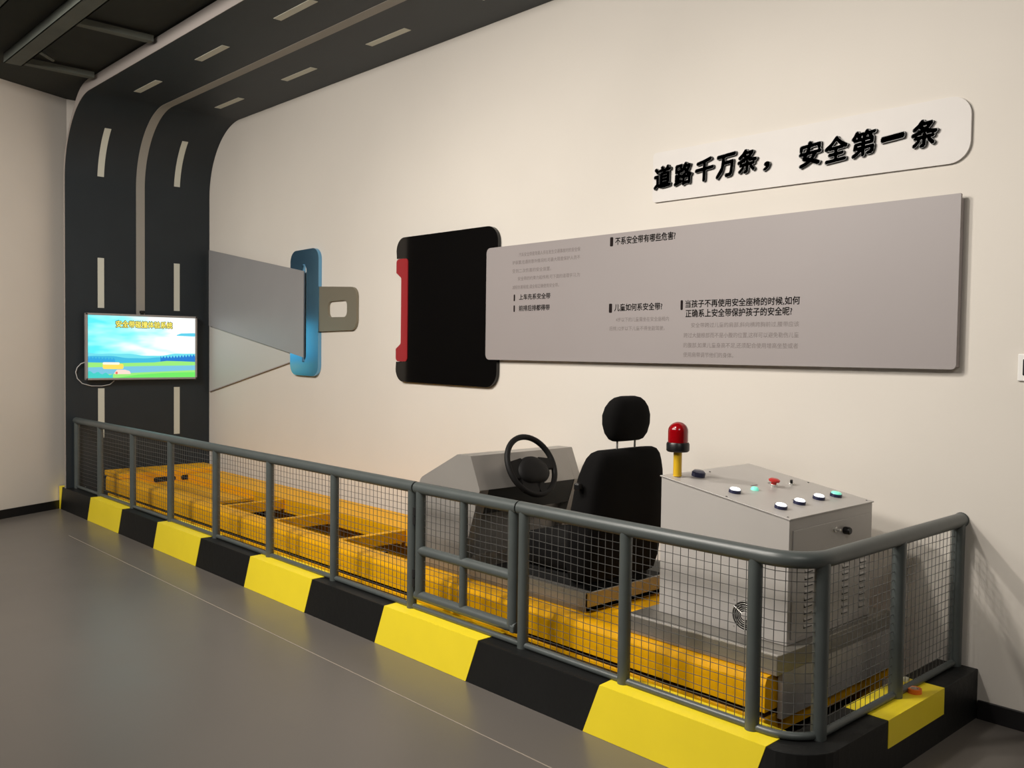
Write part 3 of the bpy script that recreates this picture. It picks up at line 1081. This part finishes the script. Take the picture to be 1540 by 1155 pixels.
# wall switch at the right edge
sw = thing('wall_switch', (7.955, -0.006, 1.556), 'white wall switch plate at the right edge of the picture', 'switch')
part('switch_plate', B(7.903, 8.02, -0.012, -0.0005, 1.498, 1.614, bev=0.004, seg=2), M_switch, sw)
part('switch_key', B(7.925, 7.998, -0.016, -0.012, 1.522, 1.592, bev=0.003), M_plastic, sw)

# ================================================================ TELEVISION
tv = thing('television', (0.04, -0.72, 1.58), 'wide silver framed television mounted on the charcoal road ribbon', 'television')
TY0_, TY1_, TZ0_, TZ1_ = -1.272, -0.168, 1.258, 1.906
TXF = 0.080
fr = 0.020
bm = bmesh.new()
box(bm, 0.036, TXF, TY0_, TY1_, TZ0_, TZ0_ + fr, bev=0.003)
box(bm, 0.036, TXF, TY0_, TY1_, TZ1_ - fr, TZ1_, bev=0.003)
box(bm, 0.036, TXF, TY0_, TY0_ + fr, TZ0_, TZ1_, bev=0.003)
box(bm, 0.036, TXF, TY1_ - fr, TY1_, TZ0_, TZ1_, bev=0.003)
part('frame', bm, M_tvf, tv)
part('housing', B(0.030, 0.070, TY0_ + 0.008, TY1_ - 0.008, TZ0_ + 0.008, TZ1_ - 0.008, bev=0.004), M_plastic, tv)
part('wall_bracket', B(0.0005, 0.031, -0.95, -0.50, 1.42, 1.74), M_plastic, tv)
# screen picture: emission with gradient sky
sm = bpy.data.materials.new('screen_sky')
sm.use_nodes = True
nt = sm.node_tree
nt.nodes.clear()
out = nt.nodes.new('ShaderNodeOutputMaterial')
em = nt.nodes.new('ShaderNodeEmission')
SE = 1.0
em.inputs[1].default_value = SE
tc = nt.nodes.new('ShaderNodeTexCoord')
sp = nt.nodes.new('ShaderNodeSeparateXYZ')
ns = nt.nodes.new('ShaderNodeTexNoise')
ns.inputs['Scale'].default_value = 3.0
mp = nt.nodes.new('ShaderNodeMapping')
mp.inputs['Scale'].default_value = (1, 1, 3.5)
nt.links.new(tc.outputs['Generated'], sp.inputs[0])
nt.links.new(tc.outputs['Object'], mp.inputs[0])
nt.links.new(mp.outputs[0], ns.inputs['Vector'])
ad = nt.nodes.new('ShaderNodeMath')
ad.operation = 'MULTIPLY_ADD'          # y*0.8 + noise
ad.inputs[1].default_value = 0.75
nt.links.new(sp.outputs['Y'], ad.inputs[0])
nt.links.new(ns.outputs[0], ad.inputs[2])
rp = nt.nodes.new('ShaderNodeValToRGB')
rp.color_ramp.elements[0].position = 0.45
rp.color_ramp.elements[0].color = (*lin((95, 232, 246)), 1)
rp.color_ramp.elements[1].position = 1.0
rp.color_ramp.elements[1].color = (*lin((248, 255, 255)), 1)
e2 = rp.color_ramp.elements.new(0.75)
e2.color = (*lin((170, 246, 252)), 1)
nt.links.new(ad.outputs[0], rp.inputs[0])
nt.links.new(rp.outputs[0], em.inputs[0])
nt.links.new(em.outputs[0], out.inputs[0])
SX = 0.0705
sy0, sy1, sz0, sz1 = TY0_ + fr, TY1_ - fr, TZ0_ + fr, TZ1_ - fr
scr = part('screen', B(0.070, SX, sy0, sy1, sz0, sz1), sm, tv)


def emat(name, rgb):
    m = bpy.data.materials.new(name)
    m.use_nodes = True
    n = m.node_tree
    n.nodes.clear()
    o_ = n.nodes.new('ShaderNodeOutputMaterial')
    e_ = n.nodes.new('ShaderNodeEmission')
    e_.inputs[0].default_value = (*lin(rgb), 1)
    e_.inputs[1].default_value = SE
    n.links.new(e_.outputs[0], o_.inputs[0])
    return m


def flat(name, poly, m, layer, label=None):
    """poly in screen fractions (0..1 from left/bottom), thin print on the screen"""
    bm = bmesh.new()
    x0 = SX + 0.0001 * layer
    x1 = SX + 0.0001 * (layer + 1)
    P = [(sy0 + a * (sy1 - sy0), sz0 + b * (sz1 - sz0)) for a, b in poly]
    a = [bm.verts.new((x0, y, z)) for y, z in P]
    b = [bm.verts.new((x1, y, z)) for y, z in P]
    n = len(P)
    bm.faces.new(a[::-1])
    bm.faces.new(b)
    for i in range(n):
        bm.faces.new((a[i], b[i], b[(i + 1) % n], a[(i + 1) % n]))
    o_ = part(name, bm, m, scr)
    if label:
        tag(o_, label)


def hills(base, amp, seed, y0=0.2):
    random.seed(seed)
    ph = [random.uniform(0, 6) for _ in range(4)]
    top = []
    for i in range(41):
        t = i / 40
        top.append((t, base + amp * (math.sin(6 * t + ph[0]) * 0.5 + math.sin(13 * t + ph[1]) * 0.3 + math.sin(31 * t + ph[2]) * 0.12)))
    return [(0, y0), (1, y0)] + top[::-1]


flat('picture_hills', hills(0.385, 0.035, 3), emat('scr_hill_far', (110, 215, 228)), 1)
flat('picture_hills', hills(0.335, 0.03, 8), emat('scr_hill', (70, 180, 215)), 2)
trees = [(0.66, 0.25), (1.0, 0.25)]
random.seed(5)
for i in range(24):
    t = 1 - 0.34 * i / 23
    trees.append((t, 0.345 + (0.035 if i % 2 else -0.01) + 0.02 * math.sin(7 * t)))
flat('picture_trees', trees, emat('scr_tree', (45, 120, 200)), 3)
trees = [(0.0, 0.24), (0.24, 0.24)]
for i in range(18):
    t = 0.24 * (1 - i / 17)
    trees.append((t, 0.32 + (0.03 if i % 2 else -0.01) - t * 0.1))
flat('picture_trees', trees, emat('scr_tree_left', (55, 160, 215)), 3)
flat('picture_meadow', [(0, 0), (1, 0), (1, 0.26), (0.85, 0.27), (0.72, 0.275), (0.6, 0.25), (0.3, 0.24), (0, 0.25)], emat('scr_meadow', (150, 226, 120)), 4)
flat('picture_road', [(0.0, 0.045), (0.4, 0.08), (1.0, 0.12), (1, 0.20), (0.5, 0.19), (0.0, 0.17)], emat('scr_road', (120, 190, 215)), 5)
flat('picture_grass', [(0.25, 0.0), (1, 0.0), (1, 0.085), (0.7, 0.075), (0.45, 0.05)], emat('scr_grass', (110, 224, 100)), 6)
flat('picture_cloud', rpoly([(0.80, 0.70), (1.0, 0.69), (1.0, 0.75), (0.86, 0.74)], 0.008, 3), emat('scr_cloud', (95, 200, 225)), 1)
flat('picture_truck', rpoly([(0.13, 0.145), (0.315, 0.14), (0.315, 0.225), (0.13, 0.235)], 0.02, 4), emat('scr_truck', (252, 214, 96)), 7)
flat('picture_truck', rpoly([(0.13, 0.215), (0.28, 0.212), (0.28, 0.25), (0.13, 0.252)], 0.012, 4), emat('scr_truck_top', (255, 240, 215)), 8)
flat('picture_car', rpoly([(0.225, 0.06), (0.385, 0.06), (0.37, 0.11), (0.33, 0.13), (0.255, 0.13)], 0.012, 4), emat('scr_car', (250, 214, 200)), 9)
flat('picture_wheel', rpoly([(0.243, 0.06), (0.263, 0.06), (0.263, 0.10), (0.243, 0.10)], 0.009, 3), emat('scr_car_wheel', (226, 110, 96)), 10)
shr = [(0.0, 0.0), (0.22, 0.0)]
for k in range(15):
    t = 0.22 * (1 - k / 14)
    shr.append((t, 0.05 + 0.05 * (1 - t / 0.25) + 0.018 * math.sin(90 * t)))
flat('picture_shrub', shr, emat('scr_shrub', (70, 200, 190)), 6)
ttl = '安全带碰撞体验系统'
ya, yb = sy0 + 0.248 * (sy1 - sy0), sy0 + 0.775 * (sy1 - sy0)
za, zb_ = sz0 + 0.815 * (sz1 - sz0), sz0 + 0.925 * (sz1 - sz0)
part('picture_title_outline', text_mesh(ttl, ya - 0.006, yb + 0.006, za - 0.006, zb_ + 0.006, SX + 0.0003, face='+X', bold=0.085), emat('scr_title_dark', (64, 72, 32)), scr)
part('picture_title', text_mesh(ttl, ya, yb, za, zb_, SX + 0.0012, face='+X', bold=0.022), emat('scr_title', (248, 232, 110)), scr)

wc = thing('webcam', (0.062, -0.728, TZ1_), 'small black webcam on top of the television', 'webcam')
part('camera_body', B(0.045, 0.085, -0.752, -0.708, TZ1_ + 0.012, TZ1_ + 0.040, bev=0.006, seg=2), M_plastic, wc)
part('clip', B(0.042, 0.075, -0.742, -0.716, TZ1_ + 0.0005, TZ1_ + 0.014), M_plastic, wc)

pts = [(0.045, -1.262, 1.432), (0.03, -1.30, 1.418), (0.022, -1.333, 1.38), (0.015, -1.345, 1.335), (0.012, -1.330, 1.275), (0.012, -1.285, 1.225),
       (0.012, -1.20, 1.200), (0.012, -1.10, 1.198), (0.02, -1.03, 1.212), (0.03, -0.99, 1.25)]
cbm = T(pts, 0.0045, 8)
o = finish('power_cable', cbm, M_cable, None, True)
tag(o, 'thin white cable looping at the lower left of the television', 'cable')

# ================================================================ SMALL THINGS
tr = thing('tape_roll', (7.722, -0.515, KH + 0.0026), 'small orange tape roll lying on the yellow kerb block near the wall', 'tape roll')
bm = bmesh.new()
segs = 28
prof = [(0.017, 0.0), (0.028, 0.0), (0.028, 0.018), (0.017, 0.018)]
rings = []
for k in range(segs):
    a = 2 * PI * k / segs
    rings.append([bm.verts.new((7.722 + r_ * math.cos(a), -0.515 + r_ * math.sin(a), KH + 0.0028 + h)) for r_, h in prof])
for k in range(segs):
    A, C = rings[k], rings[(k + 1) % segs]
    for i in range(4):
        bm.faces.new((A[i], A[(i + 1) % 4], C[(i + 1) % 4], C[i]))
part('tape', bm, M_orange, tr, True, 40)
bm = bmesh.new()
rings = []
for k in range(segs):
    a = 2 * PI * k / segs
    rings.append([bm.verts.new((7.722 + r_ * math.cos(a), -0.515 + r_ * math.sin(a), KH + 0.0028 + h)) for r_, h in ((0.0145, 0.0), (0.0168, 0.0), (0.0168, 0.019), (0.0145, 0.019))])
for k in range(segs):
    A, C = rings[k], rings[(k + 1) % segs]
    for i in range(4):
        bm.faces.new((A[i], A[(i + 1) % 4], C[(i + 1) % 4], C[i]))
part('core', bm, M_tapein, tr, True, 40)

bm = B(7.622, 7.650, -0.425, -0.395, KH, KH + 0.018, bev=0.004)
tag(finish('paper_scrap', bm, M_scrap), 'tiny cream paper scrap on the kerb behind the near railing', 'scrap')
